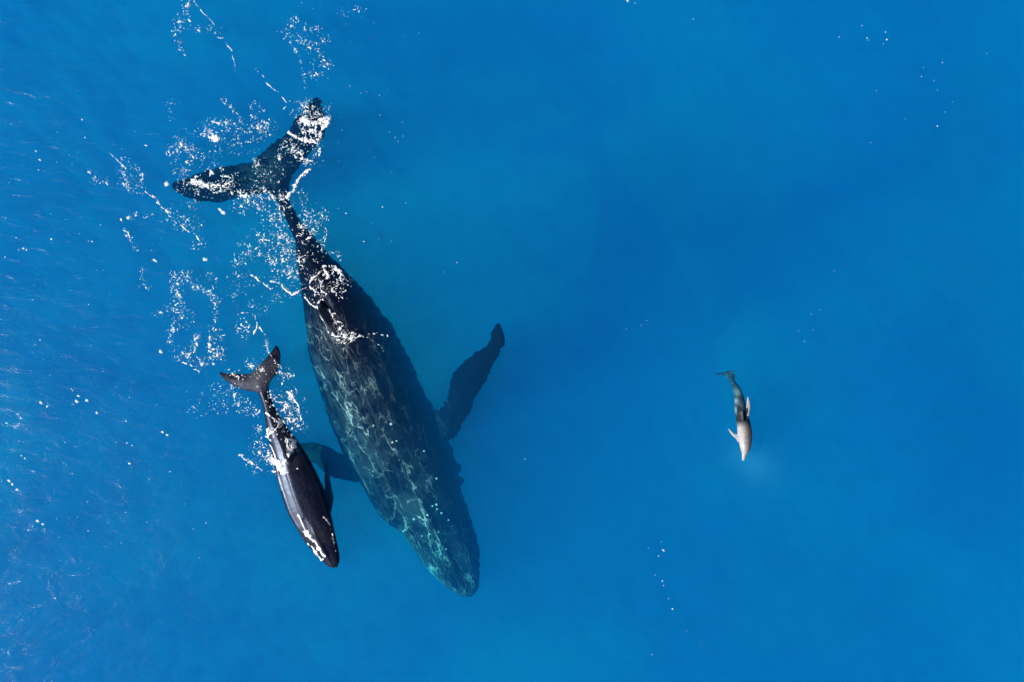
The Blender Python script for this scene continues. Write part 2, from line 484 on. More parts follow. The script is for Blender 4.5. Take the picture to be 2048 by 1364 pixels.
# --- the adult humpback
def build_adult():
    bm = bmesh.new()
    S = [  # left px      right px     z back   up   down  square
        (550, 386, 577, 376, -0.45, 1.0, 1.0, 2.0),
        (559, 414, 581, 404, -0.34, 1.3, 1.4, 2.0),
        (574, 444, 596, 434, -0.24, 1.4, 1.6, 2.0),
        (590, 482, 622, 466, -0.16, 1.25, 1.5, 2.0),
        (594, 520, 652, 500, -0.1, 1.0, 1.2, 1.9),
        (600, 560, 690, 542, -0.04, 0.85, 1.0, 1.9),
        (606, 602, 728, 580, -0.03, 0.78, 0.9, 1.9),
        (611, 650, 762, 622, -0.04, 0.74, 0.85, 1.95),
        (617, 696, 790, 662, -0.06, 0.72, 0.82, 2.0),
        (628, 742, 812, 704, -0.16, 0.70, 0.80, 2.1),
        (644, 790, 832, 748, -0.26, 0.68, 0.80, 2.1),
        (657, 832, 851, 788, -0.26, 0.66, 0.80, 2.1),
        (674, 876, 874, 826, -0.34, 0.64, 0.80, 2.1),
        (693, 918, 893, 866, -0.42, 0.62, 0.80, 2.1),
        (717, 958, 905, 906, -0.50, 0.60, 0.80, 2.15),
        (738, 994, 916, 944, -0.58, 0.58, 0.80, 2.2),
        (757, 1026, 922, 976, -0.66, 0.56, 0.80, 2.3),
        (776, 1046, 930, 1006, -0.74, 0.54, 0.75, 2.3),
        (800, 1062, 941, 1034, -0.82, 0.52, 0.7, 2.3),
        (818, 1088, 951, 1064, -0.88, 0.52, 0.7, 2.3),
        (841, 1121, 958, 1098, -0.95, 0.52, 0.7, 2.3),
        (868, 1151, 960, 1132, -1.02, 0.55, 0.7, 2.3),
        (890, 1171, 959, 1158, -1.09, 0.6, 0.7, 2.2),
        (909, 1185, 956, 1178, -1.16, 0.7, 0.7, 2.1),
        (926, 1194, 946, 1191, -1.24, 0.8, 0.8, 2.0),
    ]
    def ridge(t, x):
        back = 0.05 * math.exp(-(x / 0.16) ** 2) * max(0, 1 - abs(t - 0.22) / 0.2)
        head = (0.13 * math.exp(-(x / 0.10) ** 2) - 0.05 * math.exp(-((abs(x) - 0.32) / 0.16) ** 2)) * max(0, min(1, (t - 0.74) / 0.08))
        return back + head
    loft(bm, S, 150, 64, jitter=2.3, ridge=ridge)
    # tail flukes
    F = [(342, 368), (362, 358), (387, 350), (428, 337), (478, 328), (506, 322), (514, 314), (527, 301), (546, 284), (574, 266), (585, 247),
         (607, 220), (624, 200), (635, 193), (643, 208), (650, 236), (648, 270), (625, 300), (606, 326), (588, 348), (579, 376), (575, 402),
         (566, 420), (556, 398), (540, 388), (505, 388), (468, 397), (438, 406), (395, 402), (356, 388)]
    def zf(px, py):
        d = math.hypot(px - 562, py - 385)
        s = abs((px - 562) * 0.77 + (py - 385) * -0.64) / 190
        return -0.50 - 0.16 * min(1, d / 90) + 0.14 * min(1, max(0, s - 0.4)) ** 1.2
    blade(bm, F, zf, 0.11, 0.13, rough=1.5, per=8, seed=3)
    # right flipper, held out from the body
    R = [(868, 826), (880, 818), (892, 796), (905, 748), (928, 721), (950, 704), (972, 690), (982, 672), (989, 653), (997, 645), (1004, 652), (1011, 680),
         (1000, 708), (981, 741), (973, 763), (954, 788), (944, 816), (928, 840), (918, 862), (900, 882), (880, 880)]
    blade(bm, R, lambda x, y: float(np.interp(x, [868, 900, 1009], [-1.05, -0.9, -0.55])), 0.13, 0.20, rough=1.8, per=8, seed=5)
    # left flipper, deeper, reaching under the calf
    Lf = [(706, 912), (692, 908), (672, 902), (652, 890), (628, 885), (602, 888), (580, 897), (566, 910), (580, 920), (604, 921), (628, 927), (646, 942),
          (666, 956), (690, 960), (718, 964), (726, 940)]
    blade(bm, Lf, lambda x, y: float(np.interp(x, [566, 640, 726], [-1.75, -1.6, -1.75])), 0.13, 0.20, rough=0.8, seed=6)
    # dorsal fin: low, hooked, leaning to the left
    base = [P(684, 676, -0.22), P(672, 652, -0.18), P(660, 628, -0.16), P(646, 604, -0.18)]
    tip = [(0.02, 0.10), (0.08, 0.36), (0.17, 0.44), (0.20, 0.16)]
    axis_b = (base[-1] - base[0]).normalized(); lean = Vector((-0.55, -0.25, 0))
    sect = []
    for b, (w, h) in zip(base, tip):
        c = b + Vector((0, 0, h)) + lean * h * 0.8 + axis_b * h * 0.35
        sd = Vector((-axis_b.y, axis_b.x, 0))
        sect.append([bm.verts.new(b + sd * 0.20), bm.verts.new(b - sd * 0.20), bm.verts.new(c - sd * 0.035), bm.verts.new(c + sd * 0.035)])
    for a, b in zip(sect, sect[1:]):
        for k in range(4):
            bm.faces.new((a[k], a[(k + 1) % 4], b[(k + 1) % 4], b[k]))
    bm.faces.new(sect[0][::-1]); bm.faces.new(sect[-1])
    # knobs on the snout and along the jaws
    rnd = random.Random(4)
    for (x, y, z) in [(838, 1040, -.82), (866, 1014, -.76), (880, 1020, -.78), (893, 1060, -.86), (862, 1075, -.9), (905, 1090, -.95), (876, 1100, -.96),
                      (915, 1120, -1.02), (892, 1130, -1.04), (928, 1150, -1.1), (905, 1158, -1.13), (934, 1090, -1.0), (940, 1120, -1.06), (850, 1110, -1.1), (828, 1082, -1.1)]:
        knob(bm, P(x, y, z - 0.03), 0.06)
    for t in np.linspace(0, 1, 12):
        x = np.interp(t, [0, .5, 1], [800, 845, 912]); y = np.interp(t, [0, .5, 1], [1060, 1122, 1183])
        knob(bm, P(x + 4, y - 3, -1.42 - 0.15 * t), 0.07 + 0.03 * rnd.random())
    for (x, y) in [(919, 962), (914, 936)]:
        knob(bm, P(x, y, -1.45), 0.16)
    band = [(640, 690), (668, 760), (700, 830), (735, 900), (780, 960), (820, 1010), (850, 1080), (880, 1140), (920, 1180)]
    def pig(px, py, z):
        web = np.exp(-(seg_dist(px, py, band, False) / 56.0) ** 2)  # scratches plus caustic light painted into the skin
        web = np.maximum(web, 0.62 * np.clip((py - 1010) / 60, 0, 1) * np.clip((965 - px) / 50, 0, 1))  # caustic web painted over the head
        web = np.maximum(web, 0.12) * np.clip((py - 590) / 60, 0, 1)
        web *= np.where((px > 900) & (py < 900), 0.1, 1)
        pale = 0.55 * np.clip((690 - px) / 60, 0, 1) * (py > 880) * (px < 720) * (z < -1.2)
        edge = np.clip(1 - seg_dist(px, py, [(800, 1056), (816, 1083), (840, 1120), (868, 1151), (911, 1185), (935, 1196)], False) / 9.0, 0, 1) * 0.8
        mott_lit = 0.02 + 0.50 * np.clip(1 - seg_dist(px, py, band, False) / 80.0, 0, 1)  # paler band paints the sunlit left of the back
        mott_lit = np.maximum(mott_lit, 0.5 * gauss(px, py, 520, 345, 30) * (py < 420))
        return web, np.maximum(pale, edge), mott_lit
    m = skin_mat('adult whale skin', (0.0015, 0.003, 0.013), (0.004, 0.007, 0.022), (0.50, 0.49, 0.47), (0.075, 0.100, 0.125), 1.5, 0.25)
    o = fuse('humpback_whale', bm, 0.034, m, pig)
    bmat, nt, out = mat_new('pale barnacle')
    b = node(nt, 'ShaderNodeBsdfPrincipled', Roughness=0.8); b.inputs['Base Color'].default_value = (0.75, 0.76, 0.70, 1)
    nt.links.new(b.outputs[0], out.inputs[0])
    tree = BVHTree.FromObject(o, bpy.context.evaluated_depsgraph_get())
    for (x, y, r) in [(865, 1012, .035), (873, 1009, .045), (874, 1018, .035), (883, 1026, .04), (855, 1030, .045), (828, 1038, .045), (859, 1068, .04), (877, 1064, .03),
                      (782, 848, .045), (747, 851, .03), (848, 902, .035), (873, 957, .035), (811, 1060, .04), (807, 1062, .035), (892, 1098, .03), (897, 1040, .03), (793, 882, .03), (844, 1072, .03)]:
        q = P(x, y, 0); d = (q - Vector((0, 0, H))).normalized()
        hit = tree.ray_cast(Vector((0, 0, H)), d)[0]
        if hit is None: continue
        bb = bmesh.new()
        rings = []
        for (rr, zz) in ((1.0, -0.3), (0.85, 0.35), (0.45, 0.6), (0.3, 0.25)):       # a little volcano-shaped shell
            rings.append([bb.verts.new((rr * r * math.cos(k * 0.785), rr * r * math.sin(k * 0.785), zz * r)) for k in range(8)])
        for a, c in zip(rings, rings[1:]):
            for k in range(8): bb.faces.new((a[k], a[(k + 1) % 8], c[(k + 1) % 8], c[k]))
        bb.faces.new(rings[-1])
        me = bpy.data.meshes.new('barnacle'); bb.to_mesh(me); bb.free(); me.materials.append(bmat)
        bo = bpy.data.objects.new('barnacle', me); COL.objects.link(bo); bo.parent = o; bo.location = hit
    return tag(o, 'huge dark adult humpback with pale scratches and painted caustics on its back and spread flipper', 'whale')

# --- the calf
def build_calf():
    bm = bmesh.new()
    S = [
        (513, 782, 536, 771, 0.02, 0.8, 0.8, 2.0),
        (521, 796, 539, 790, 0.04, 1.2, 1.2, 2.0),
        (527, 818, 548, 812, 0.08, 1.2, 1.3, 2.0),
        (531, 842, 560, 834, 0.12, 1.1, 1.2, 2.0),
        (535, 868, 575, 856, 0.16, 0.95, 1.1, 1.95),
        (541, 894, 592, 878, 0.22, 0.85, 1.0, 1.95),
        (547, 924, 608, 902, 0.26, 0.80, 1.0, 1.95),
        (553, 952, 622, 926, 0.28, 0.78, 1.0, 2.0),
        (562, 984, 636, 954, 0.28, 0.76, 1.0, 2.05),
        (573, 1018, 649, 984, 0.26, 0.74, 1.0, 2.1),
        (585, 1042, 658, 1014, 0.24, 0.72, 0.9, 2.1),
        (596, 1060, 663, 1036, 0.22, 0.70, 0.85, 2.2),
        (605, 1076, 668, 1060, 0.19, 0.68, 0.8, 2.2),
        (619, 1094, 673, 1082, 0.15, 0.66, 0.8, 2.2),
        (632, 1108, 677, 1102, 0.11, 0.66, 0.8, 2.2),
        (645, 1122, 679, 1120, 0.06, 0.7, 0.8, 2.1),
        (658, 1134, 675, 1134, 0.00, 0.8, 0.8, 2.0),
    ]
    def ridge(t, x):
        head = 0.10 * math.exp(-(x / 0.12) ** 2) * max(0, min(1, (t - 0.72) / 0.08))
        crease = 0.0
        k = max(0, min(1, (t - 0.38) / 0.08, (0.82 - t) / 0.08))     # the flank below the crease is a flat plane
        if k > 0:
            if -0.85 < x < -0.24:
                e = 0.75 * math.sqrt(1 - x * x)
                lin = 0.728 - 0.36 * (-0.24 - x)
                crease = k * (min(lin, e + 0.10 * math.exp(-((x + .85) / .1) ** 2)) - e) - 0.035 * k * math.exp(-((x + 0.24) / 0.05) ** 2)
            elif x >= -0.24:
                crease = 0.02 * k * math.exp(-((x + 0.18) / 0.10) ** 2)
        return head + crease + 0.06 * math.exp(-(x / 0.16) ** 2) * max(0, 1 - abs(t - 0.3) / 0.25)
    loft(bm, S, 110, 56, jitter=0.25, ridge=ridge)
    F = [(438, 743), (448, 746), (467, 747), (487, 748), (498, 748), (504, 745), (514, 735), (522, 727), (531, 717), (541, 706), (548, 695), (554, 691), (561, 706),
         (560, 727), (552, 748), (541, 763), (536, 780), (526, 788), (512, 784), (492, 781), (475, 775), (457, 765), (444, 754)]
    blade(bm, F, lambda x, y: 0.0 - 0.07 * min(1, math.hypot(x - 524, y - 776) / 90), 0.055, 0.09, step=3.0, rough=0.25, seed=11)
    R = [(656, 1020), (650, 992), (649, 960), (649, 930), (652, 919), (656, 931), (660, 956), (667, 992), (666, 1004), (662, 1024)]
    blade(bm, R, lambda x, y: float(np.interp(y, [919, 1024], [-0.75, -0.40])), 0.06, 0.12, step=3.0, rough=0.4, seed=12)
    L2 = [(578, 1030), (572, 1012), (564, 990), (562, 975), (566, 972), (574, 990), (584, 1010), (590, 1030)]
    blade(bm, L2, lambda x, y: -0.62, 0.06, 0.12, step=3.0, rough=0.2, seed=13)
    base = [P(585, 934, 0.16), P(579, 920, 0.18), P(573, 907, 0.16)]
    ab = (base[-1] - base[0]).normalized(); sd = Vector((-ab.y, ab.x, 0))
    sect = []
    for b, h in zip(base, (0.10, 0.26, 0.14)):
        c = b + Vector((0, 0, h)) + ab * h * 0.6
        sect.append([bm.verts.new(b + sd * 0.11), bm.verts.new(b - sd * 0.11), bm.verts.new(c - sd * 0.025), bm.verts.new(c + sd * 0.025)])
    for a, b in zip(sect, sect[1:]):
        for k in range(4):
            bm.faces.new((a[k], a[(k + 1) % 4], b[(k + 1) % 4], b[k]))
    bm.faces.new(sect[0][::-1]); bm.faces.new(sect[-1])
    for (x, y, z) in [(626, 1062, .2), (640, 1080, .16), (648, 1072, .16), (652, 1098, .12), (664, 1110, .08), (655, 1117, .07), (662, 1090, .1)]:
        knob(bm, P(x, y, z - 0.01), 0.035)
    def pig(px, py, z):
        web = 0.25 * np.ones_like(px)
        pale = 0.08 * gauss(px, py, 668, 1128, 10) + 0.16 * gauss(px, py, 506, 757, 12)
        return web * 0.5, pale, 0.05 + 0.06 * (py < 790)
    m = skin_mat('calf skin', (0.002, 0.003, 0.014), (0.005, 0.007, 0.024), (0.15, 0.14, 0.15), (0.22, 0.21, 0.21), 4.0, 0.08, 0.29)
    o = fuse('whale_calf', bm, 0.02, m, pig)
    return tag(o, 'glossy dark humpback calf at the surface beside the huge adult', 'whale')

# --- the dolphin
def build_dolphin():
    bm = bmesh.new()
    S = [
        (1456, 756, 1464, 750, -0.75, 1.0, 1.0, 2.0),
        (1461, 768, 1472, 764, -0.60, 1.1, 1.2, 2.0),
        (1466, 780, 1481, 776, -0.46, 1.0, 1.1, 2.0),
        (1469, 796, 1487, 792, -0.33, 0.9, 1.0, 2.0),
        (1469, 814, 1492, 812, -0.20, 0.85, 1.0, 2.0),
        (1471, 832, 1496, 830, -0.07, 0.85, 1.0, 2.0),
        (1474, 848, 1501, 847, 0.05, 0.85, 1.0, 2.0),
        (1475, 864, 1504, 862, 0.15, 0.85, 1.0, 2.0),
        (1477, 880, 1504, 878, 0.19, 0.85, 0.95, 2.0),
        (1480, 893, 1502, 893, 0.20, 0.85, 0.9, 2.0),
        (1482, 902, 1498, 903, 0.18, 0.85, 0.85, 2.0),
        (1484, 908, 1493, 909, 0.13, 0.8, 0.8, 2.0),
        (1484, 914, 1491, 915, 0.11, 0.8, 0.8, 2.0),
        (1484, 921, 1489, 921, 0.08, 0.8, 0.8, 2.0),
    ]
    loft(bm, S, 70, 36)
    F = [(1426, 748), (1436, 746), (1448, 745), (1454, 742), (1461, 741), (1468, 743), (1467, 748), (1472, 752), (1468, 758), (1463, 762), (1457, 758), (1450, 751), (1438, 750)]
    blade(bm, F, lambda x, y: -0.80, 0.025, 0.07, step=1.6, rough=0.1, seed=21)
    R = [(1491, 832), (1493, 812), (1494, 800), (1496, 793), (1499, 800), (1501, 812), (1499, 826), (1497, 836)]
    blade(bm, R, lambda x, y: float(np.interp(y, [793, 836], [-0.10, -0.04])), 0.03, 0.08, step=1.6, rough=0.1, seed=22)
    L2 = [(1477, 884), (1471, 877), (1463, 869), (1456, 857), (1460, 859), (1468, 866), (1475, 869), (1480, 874)]
    blade(bm, L2, lambda x, y: float(np.interp(x, [1456, 1478], [-0.06, -0.10])), 0.03, 0.08, step=1.6, rough=0.1, seed=23)
    base = [P(1486, 842, 0.02), P(1484, 834, 0.0), P(1482, 826, -0.04)]
    ab = (base[-1] - base[0]).normalized(); sd = Vector((-ab.y, ab.x, 0))
    sect = []
    for b, h in zip(base, (0.05, 0.2, 0.24)):
        c = b + Vector((0, 0, h)) + ab * h * 0.5
        sect.append([bm.verts.new(b + sd * 0.05), bm.verts.new(b - sd * 0.05), bm.verts.new(c - sd * 0.015), bm.verts.new(c + sd * 0.015)])
    for a, b in zip(sect, sect[1:]):
        for k in range(4):
            bm.faces.new((a[k], a[(k + 1) % 4], b[(k + 1) % 4], b[k]))
    bm.faces.new(sect[0][::-1]); bm.faces.new(sect[-1])
    def pig(px, py, z):
        pale = np.clip((py - 842) / 14, 0, 1) * np.clip((1501 - px + (py - 870) * 0.08) / 15, 0.22, 1)
        pale = np.maximum(pale, (px > 1492) & (py < 832) & (py > 790))
        pale = np.maximum(pale, (px < 1475) & (py > 852) & (py < 884))
        pale = np.maximum(pale, 0.9 * gauss(px, py, 1471, 802, 4)); pale = np.maximum(pale, 0.7 * gauss(px, py, 1470, 820, 5) * (px < 1474))
        pale = np.maximum(pale, 0.6 * gauss(px, py, 1475, 784, 6))
        return 0.55 * np.clip((835 - py) / 10, 0, 1), pale, 0.08 * np.clip((850 - py) / 18, 0, 1)
    m = skin_mat('dolphin skin', (0.006, 0.009, 0.014), (0.018, 0.022, 0.028), (0.3, 0.3, 0.3), (0.47, 0.43, 0.42), 3.4, 0.05)
    o = fuse('dolphin', bm, 0.012, m, pig, 2)
    return tag(o, 'small pale grey dolphin with white flippers swimming alone in open water', 'dolphin')

def build_bubbles():
    q = P(1515, 930, 0)
    X, Y, f, idx = tensor_grid(np.arange(q.x - 1.8, q.x + 1.8, 0.06), np.arange(q.y - 1.8, q.y + 1.8, 0.06))
    u = (X - q.x) * 0.8 - (Y - q.y) * 0.6; v = (X - q.x) * 0.6 + (Y - q.y) * 0.8
    t = np.exp(-((u / 0.75) ** 2 + (v / 0.5) ** 2)) * np.clip(0.3 + 1.4 * fbm(X * 2.2, Y * 2.2, 96, 4), 0.2, 2)
    fk = f[(t[f] > 0.012).any(1)]
    n = len(X); cnt = set()
    for w in fk:
        for k in range(4): cnt.add((int(w[k]), int(w[(k + 1) % 4])))
    rim = [(a + n, b + n, b, a) for (a, b) in cnt if (b, a) not in cnt]
    me = bpy.data.meshes.new('bubble_cloud')
    me.from_pydata(np.concatenate([np.stack([X, Y, -0.45 + 0.2 * t], 1), np.stack([X, Y, -0.455 - 0.9 * t], 1)]).tolist(), [], fk.tolist() + (fk[:, ::-1] + n).tolist() + rim)
    me.validate()
    m, nt, out = mat_new('cloud of tiny bubbles')
    sc = node(nt, 'ShaderNodeVolumeScatter', Color=(0.45, 0.9, 1.0, 1), Density=0.17)
    nt.links.new(sc.outputs[0], out.inputs['Volume'])
    me.materials.append(m)
    o = bpy.data.objects.new('bubble_cloud', me); COL.objects.link(o)
    return tag(o, 'pale underwater cloud of bubbles beside the dolphin snout', kind='stuff')
build_bubbles()

animals = [build_adult(), build_calf(), build_dolphin()]
dgr = bpy.context.evaluated_depsgraph_get()
BVH = [BVHTree.FromObject(o, dgr) for o in animals]

LX = np.arange(-24, 24.01, 0.1); LY = np.arange(-18, 18.01, 0.1)
LUT = wave(*np.meshgrid(LX, LY))
def wave_at(x, y):
    i = min(max(int((y + 18) / 0.1), 0), len(LY) - 1); j = min(max(int((x + 24) / 0.1), 0), len(LX) - 1)
    return float(LUT[i, j])

def top_z(x, y):
    """Height of the sea or of the back that breaks it, at x, y."""
    z = wave_at(x, y)
    for t in BVH:
        h = t.ray_cast(Vector((x, y, 5)), Vector((0, 0, -1)))[0]
        if h is not None:
            z = max(z, h.z)
    return z

# ------------------------------------------------------------------ the rippled surface of the sea, parted where the animals lie in it
sx, sy, sf, _ = tensor_grid(axis(22, 0.14, 300), axis(16, 0.14, 300))
sin_ = (np.abs(sx) < 30) & (np.abs(sy) < 26)
sz = np.where(sin_, wave(sx, sy), 0.0) + 0.006
eye = Vector((0, 0, H))
fc = np.stack([sx[sf].mean(1), sy[sf].mean(1), sz[sf].mean(1)], 1)
keep = np.ones(len(sf), bool)
near = np.zeros(len(sf), bool)
for o in animals:
    cs = np.array([o.matrix_world @ Vector(c) for c in o.bound_box])
    near |= (fc[:, 0] > cs[:, 0].min() - 1) & (fc[:, 0] < cs[:, 0].max() + 1) & (fc[:, 1] > cs[:, 1].min() - 1) & (fc[:, 1] < cs[:, 1].max() + 1)
for i in np.nonzero(near)[0]:
    for dx, dy in ((0, 0), (.1, 0), (-.1, 0), (0, .1), (0, -.1)):
        p = Vector(fc[i]) + Vector((dx, dy, 0))
        if any(t.ray_cast(eye, (p - eye).normalized())[0] is not None for t in BVH):
            keep[i] = False
            break
surf = new_mesh('water_surface', np.stack([sx, sy, sz], 1), sf[keep].tolist(), surface_mat())
tag(surf, kind='structure')

# ------------------------------------------------------------------ foam
FOAM = foam_mat()

def foam_from_field(name, F, x0, y0, relief=0.05, sub=1.0):
    """Lumpy foam where F > 0; F is sampled every `sub` photo pixels from (x0, y0)."""
    h, w = F.shape
    on = (F[:-1, :-1] + F[1:, :-1] + F[:-1, 1:] + F[1:, 1:]) > 0
    ys, xs = np.nonzero(on)
    ids = {}; verts = []; faces = []; cov = []
    def vid(i, j):
        k = (i, j)
        if k not in ids:
            q = P(x0 + j * sub, y0 + i * sub, 0)
            z = top_z(q.x, q.y) + 0.012 + relief * math.sqrt(max(0.0, min(1.0, float(F[i, j]))))
            ids[k] = len(verts); verts.append(P(x0 + j * sub, y0 + i * sub, z)); cov.append(0.16 + 2.0 * float(F[i, j]))
        return ids[k]
    for i, j in zip(ys, xs):
        faces.append((vid(i, j), vid(i + 1, j), vid(i + 1, j + 1), vid(i, j + 1)))
    o = new_mesh(name, verts, faces, FOAM)
    set_cover(o, cov)
    return o

def field(bbox, strokes=(), patches=(), seed=0, sub=1.0, por=1.0, warp=7.0):
    """strokes: (points, width px, breakup); patches: (polygon, density 0..1, cell px)."""
    x0, y0, x1, y1 = bbox
    X, Y = np.meshgrid(np.arange(x0, x1, sub), np.arange(y0, y1, sub))
    F = np.full(X.shape, -1.0)
    for k, (pts, w, br) in enumerate(strokes):
        n = fbm(X / 9.0, Y / 9.0, seed + 3 + k, 3, 0.65); wx_ = (fbm(X / 14.0, Y / 14.0, seed + 50 + k, 2) - 0.5) * warp; wy_ = (fbm(X / 14.0, Y / 14.0, seed + 80 + k, 2) - 0.5) * warp
        d = seg_dist(X + wx_, Y + wy_, pts, False) / (w / 2)
        F = np.maximum(F, 1 - d * (0.35 + 1.5 * n ** 1.3) - br * np.clip(n * 2.2 - 0.65, 0, 2) * 1.9)
    for k, (poly, dens, cell) in enumerate(patches):
        n = fbm(X / cell, Y / cell, seed + 120 + k, 4, 0.62)
        lace = 1 - np.abs(n - 0.5) * 9.0                      # thin winding threads
        clump = (fbm(X / (cell * 1.6), Y / (cell * 1.6), seed + 160 + k, 3, 0.6) - (0.84 - 0.42 * dens)) * 4
        d = seg_dist(X, Y, poly)
        ins = np.where(inside(X, Y, poly), np.clip(d / 5.0, 0, 1), -np.clip(d / 4.0, 0, 3))
        F = np.maximum(F, np.maximum(lace - (1.0 - dens) * 0.9, clump) * np.clip(ins + 0.3, 0, 1) - np.where(ins < 0, 1.0, 0.0) - np.where(ins < -0.2, 1, 0))
    hf = fbm(X / 1.9, Y / 1.9, seed + 500, 2, 0.7)
    F = F - por * (1.5 * np.clip(hf - 0.40, 0, 1) + 0.04)
    return F, x0, y0

def foam(name, bbox, strokes=(), patches=(), seed=0, relief=0.05, label=None, cat='foam', group=None, kind=None, sub=0.8, por=1.0, warp=7.0):
    F, x0, y0 = field(bbox, strokes, patches, seed, sub, por, warp)
    o = foam_from_field(name, F, x0, y0, relief, sub)
    return tag(o, label, cat if kind is None else None, group, kind)

G = 'foam patches churned up by the whales'
foam('foam_patch', (560, 210, 680, 300), [([(580, 266), (592, 273), (606, 279)], 10, .3), ([(612, 282), (624, 285), (635, 287)], 12, .3)],
     [([(596, 237), (613, 229), (634, 236), (659, 230), (665, 239), (655, 254), (643, 262), (646, 274), (632, 288), (612, 284), (604, 268), (598, 252)], 0.80, 11)],
     seed=300, por=0.7, label='large lacy white foam patch on the upper tip of the big tail fluke', group=G)
foam('foam_patch', (380, 330, 475, 400), [([(387, 361), (402, 365), (415, 371)], 11, .2), ([(415, 372), (433, 371), (454, 368), (465, 362)], 6, .5)],
     [([(425, 366), (470, 358), (474, 376), (462, 392), (448, 386)], .42, 7)],
     seed=310, label='white foam ridge lying along the lower left lobe of the big tail fluke', group=G)
foam('foam_patch', (650, 610, 730, 700), [([(659, 624), (668, 640), (682, 656)], 9, .7), ([(668, 668), (685, 676), (702, 677), (720, 671)], 10, .35)],
     [([(657, 620), (668, 636), (684, 653), (722, 670), (708, 684), (694, 691), (678, 690), (664, 681), (676, 671), (664, 648)], .62, 5)],
     seed=320, label='white splash spilling over the big whale just below its dorsal fin', group=G)
foam('foam_patch', (600, 520, 700, 670), [
        ([(652, 532), (642, 542), (625, 552), (616, 568), (618, 577), (628, 580), (638, 586)], 5, .35),
        ([(650, 539), (657, 555), (646, 560), (641, 575), (644, 583), (652, 588), (640, 604), (632, 614)], 5, .35),
        ([(664, 532), (679, 542), (689, 554)], 7, .3), ([(611, 596), (620, 607), (633, 615)], 4, .2),
        ([(634, 616), (640, 628), (650, 647), (659, 664)], 2.4, .2), ([(628, 556), (640, 560), (652, 552)], 7, .5)],
     [([(615, 545), (650, 530), (690, 545), (682, 585), (650, 590), (620, 585)], .28, 8)],
     seed=330, label='net of white foam strands draped over the narrow back of the big whale', group=G)
foam('foam_patch', (562, 872, 600, 935), [([(576, 880), (588, 884), (590, 896), (580, 904), (574, 915), (570, 927)], 9, .25)],
     [([(574, 878), (590, 880), (593, 896), (583, 906), (577, 926), (567, 929), (569, 906)], .55, 6)],
     seed=340, por=0.5, label='curved white foam splash on the right side of the calf back', group=G)
foam('foam_patch', (515, 885, 580, 960), [([(541, 890), (546, 902), (553, 918), (564, 934)], 4, .2), ([(545, 914), (553, 927), (562, 941), (568, 946)], 15, .25)],
     [([(524, 911), (541, 913), (556, 926), (572, 940), (566, 952), (551, 948), (543, 932)], .5, 7)],
     seed=350, por=0.5, label='thick white splash along the left flank of the calf', group=G)
foam('foam_patch', (466, 898, 560, 955), [([(476, 909), (484, 913), (492, 920), (502, 926), (513, 935), (524, 940), (536, 942), (552, 945)], 8, .5)],
     seed=360, label='slanting string of white foam trailing left from the calf flank', group=G)
foam('foam_patch', (520, 815, 570, 900), [([(530, 827), (540, 830), (550, 837), (557, 848), (551, 861), (540, 868), (534, 866)], 5, .25), ([(533, 860), (536, 872), (541, 884)], 8, .4)],
     seed=370, label='hook of white foam across the tail stock of the calf', group=G)
foam('foam_patch', (535, 775, 612, 862), [([(574, 786), (584, 790), (588, 797)], 6, .3), ([(590, 800), (596, 812), (598, 826), (602, 842), (596, 853)], 5, .5)],
     [([(548, 795), (575, 786), (592, 795), (603, 830), (603, 850), (585, 855), (575, 835), (590, 825), (585, 808), (560, 806)], .30, 7)],
     seed=380, label='lacy ring of foam on the water right of the calf tail stock', group=G)
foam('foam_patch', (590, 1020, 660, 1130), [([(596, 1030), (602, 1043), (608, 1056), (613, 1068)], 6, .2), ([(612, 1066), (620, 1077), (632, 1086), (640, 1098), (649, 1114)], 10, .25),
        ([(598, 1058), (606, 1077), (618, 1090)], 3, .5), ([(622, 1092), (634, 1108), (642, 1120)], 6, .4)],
     seed=390, relief=0.015, por=0.4, warp=3.0, label='broad white band of foam and painted glare along the left jaw of the calf', group=G)  # partly foam, partly sun glare built as white foam
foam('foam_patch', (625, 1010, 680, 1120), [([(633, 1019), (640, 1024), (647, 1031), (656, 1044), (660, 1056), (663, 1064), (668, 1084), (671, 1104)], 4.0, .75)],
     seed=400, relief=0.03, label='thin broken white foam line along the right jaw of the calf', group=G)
foam('foam_patch', (395, 245, 452, 292), patches=[([(411, 254), (420, 256), (428, 266), (440, 272), (444, 284), (428, 285), (412, 280), (402, 268)], .62, 8)],
     seed=410, label='dense foam patch floating above the big tail, nearest the notch', group=G)
foam('foam_patch', (355, 278, 402, 312), patches=[([(362, 286), (392, 286), (398, 304), (364, 308)], .42, 8)],
     seed=420, label='small broken foam patch floating above the left fluke tip', group=G)
foam('foam_patch', (495, 232, 540, 275), patches=[([(500, 252), (515, 240), (536, 238), (534, 262), (518, 270)], .34, 8)],
     seed=430, label='loose curl of foam between the dense floating patch and the upper fluke', group=G)
foam('foam_patch', (425, 245, 490, 280), patches=[([(428, 258), (450, 248), (478, 252), (486, 268), (470, 276), (445, 270)], .16, 5)],
     seed=435, label='thin lace of foam trailing right from the dense floating patch', group=G)
foam('foam_streak', (565, 265, 655, 400), [([(646, 273), (640, 304), (633, 327), (619, 339)], 2.2, .6), ([(619, 339), (604, 350), (591, 367), (585, 381), (576, 393)], 7, .35)],
     seed=440, label='bright curved foam streak where the upper fluke meets the tail stock', group='foam streaks on the water')
foam('foam_streak', (295, 375, 412, 500), [([(303, 389), (315, 398)], 3.5, .3), ([(314, 406), (328, 419), (341, 432), (356, 447), (377, 464)], 3.6, .4), ([(385, 463), (391, 472), (398, 482), (404, 492)], 3.6, .4)],
     seed=450, label='long thin foam streak slanting down left of the big tail', group='foam streaks on the water')
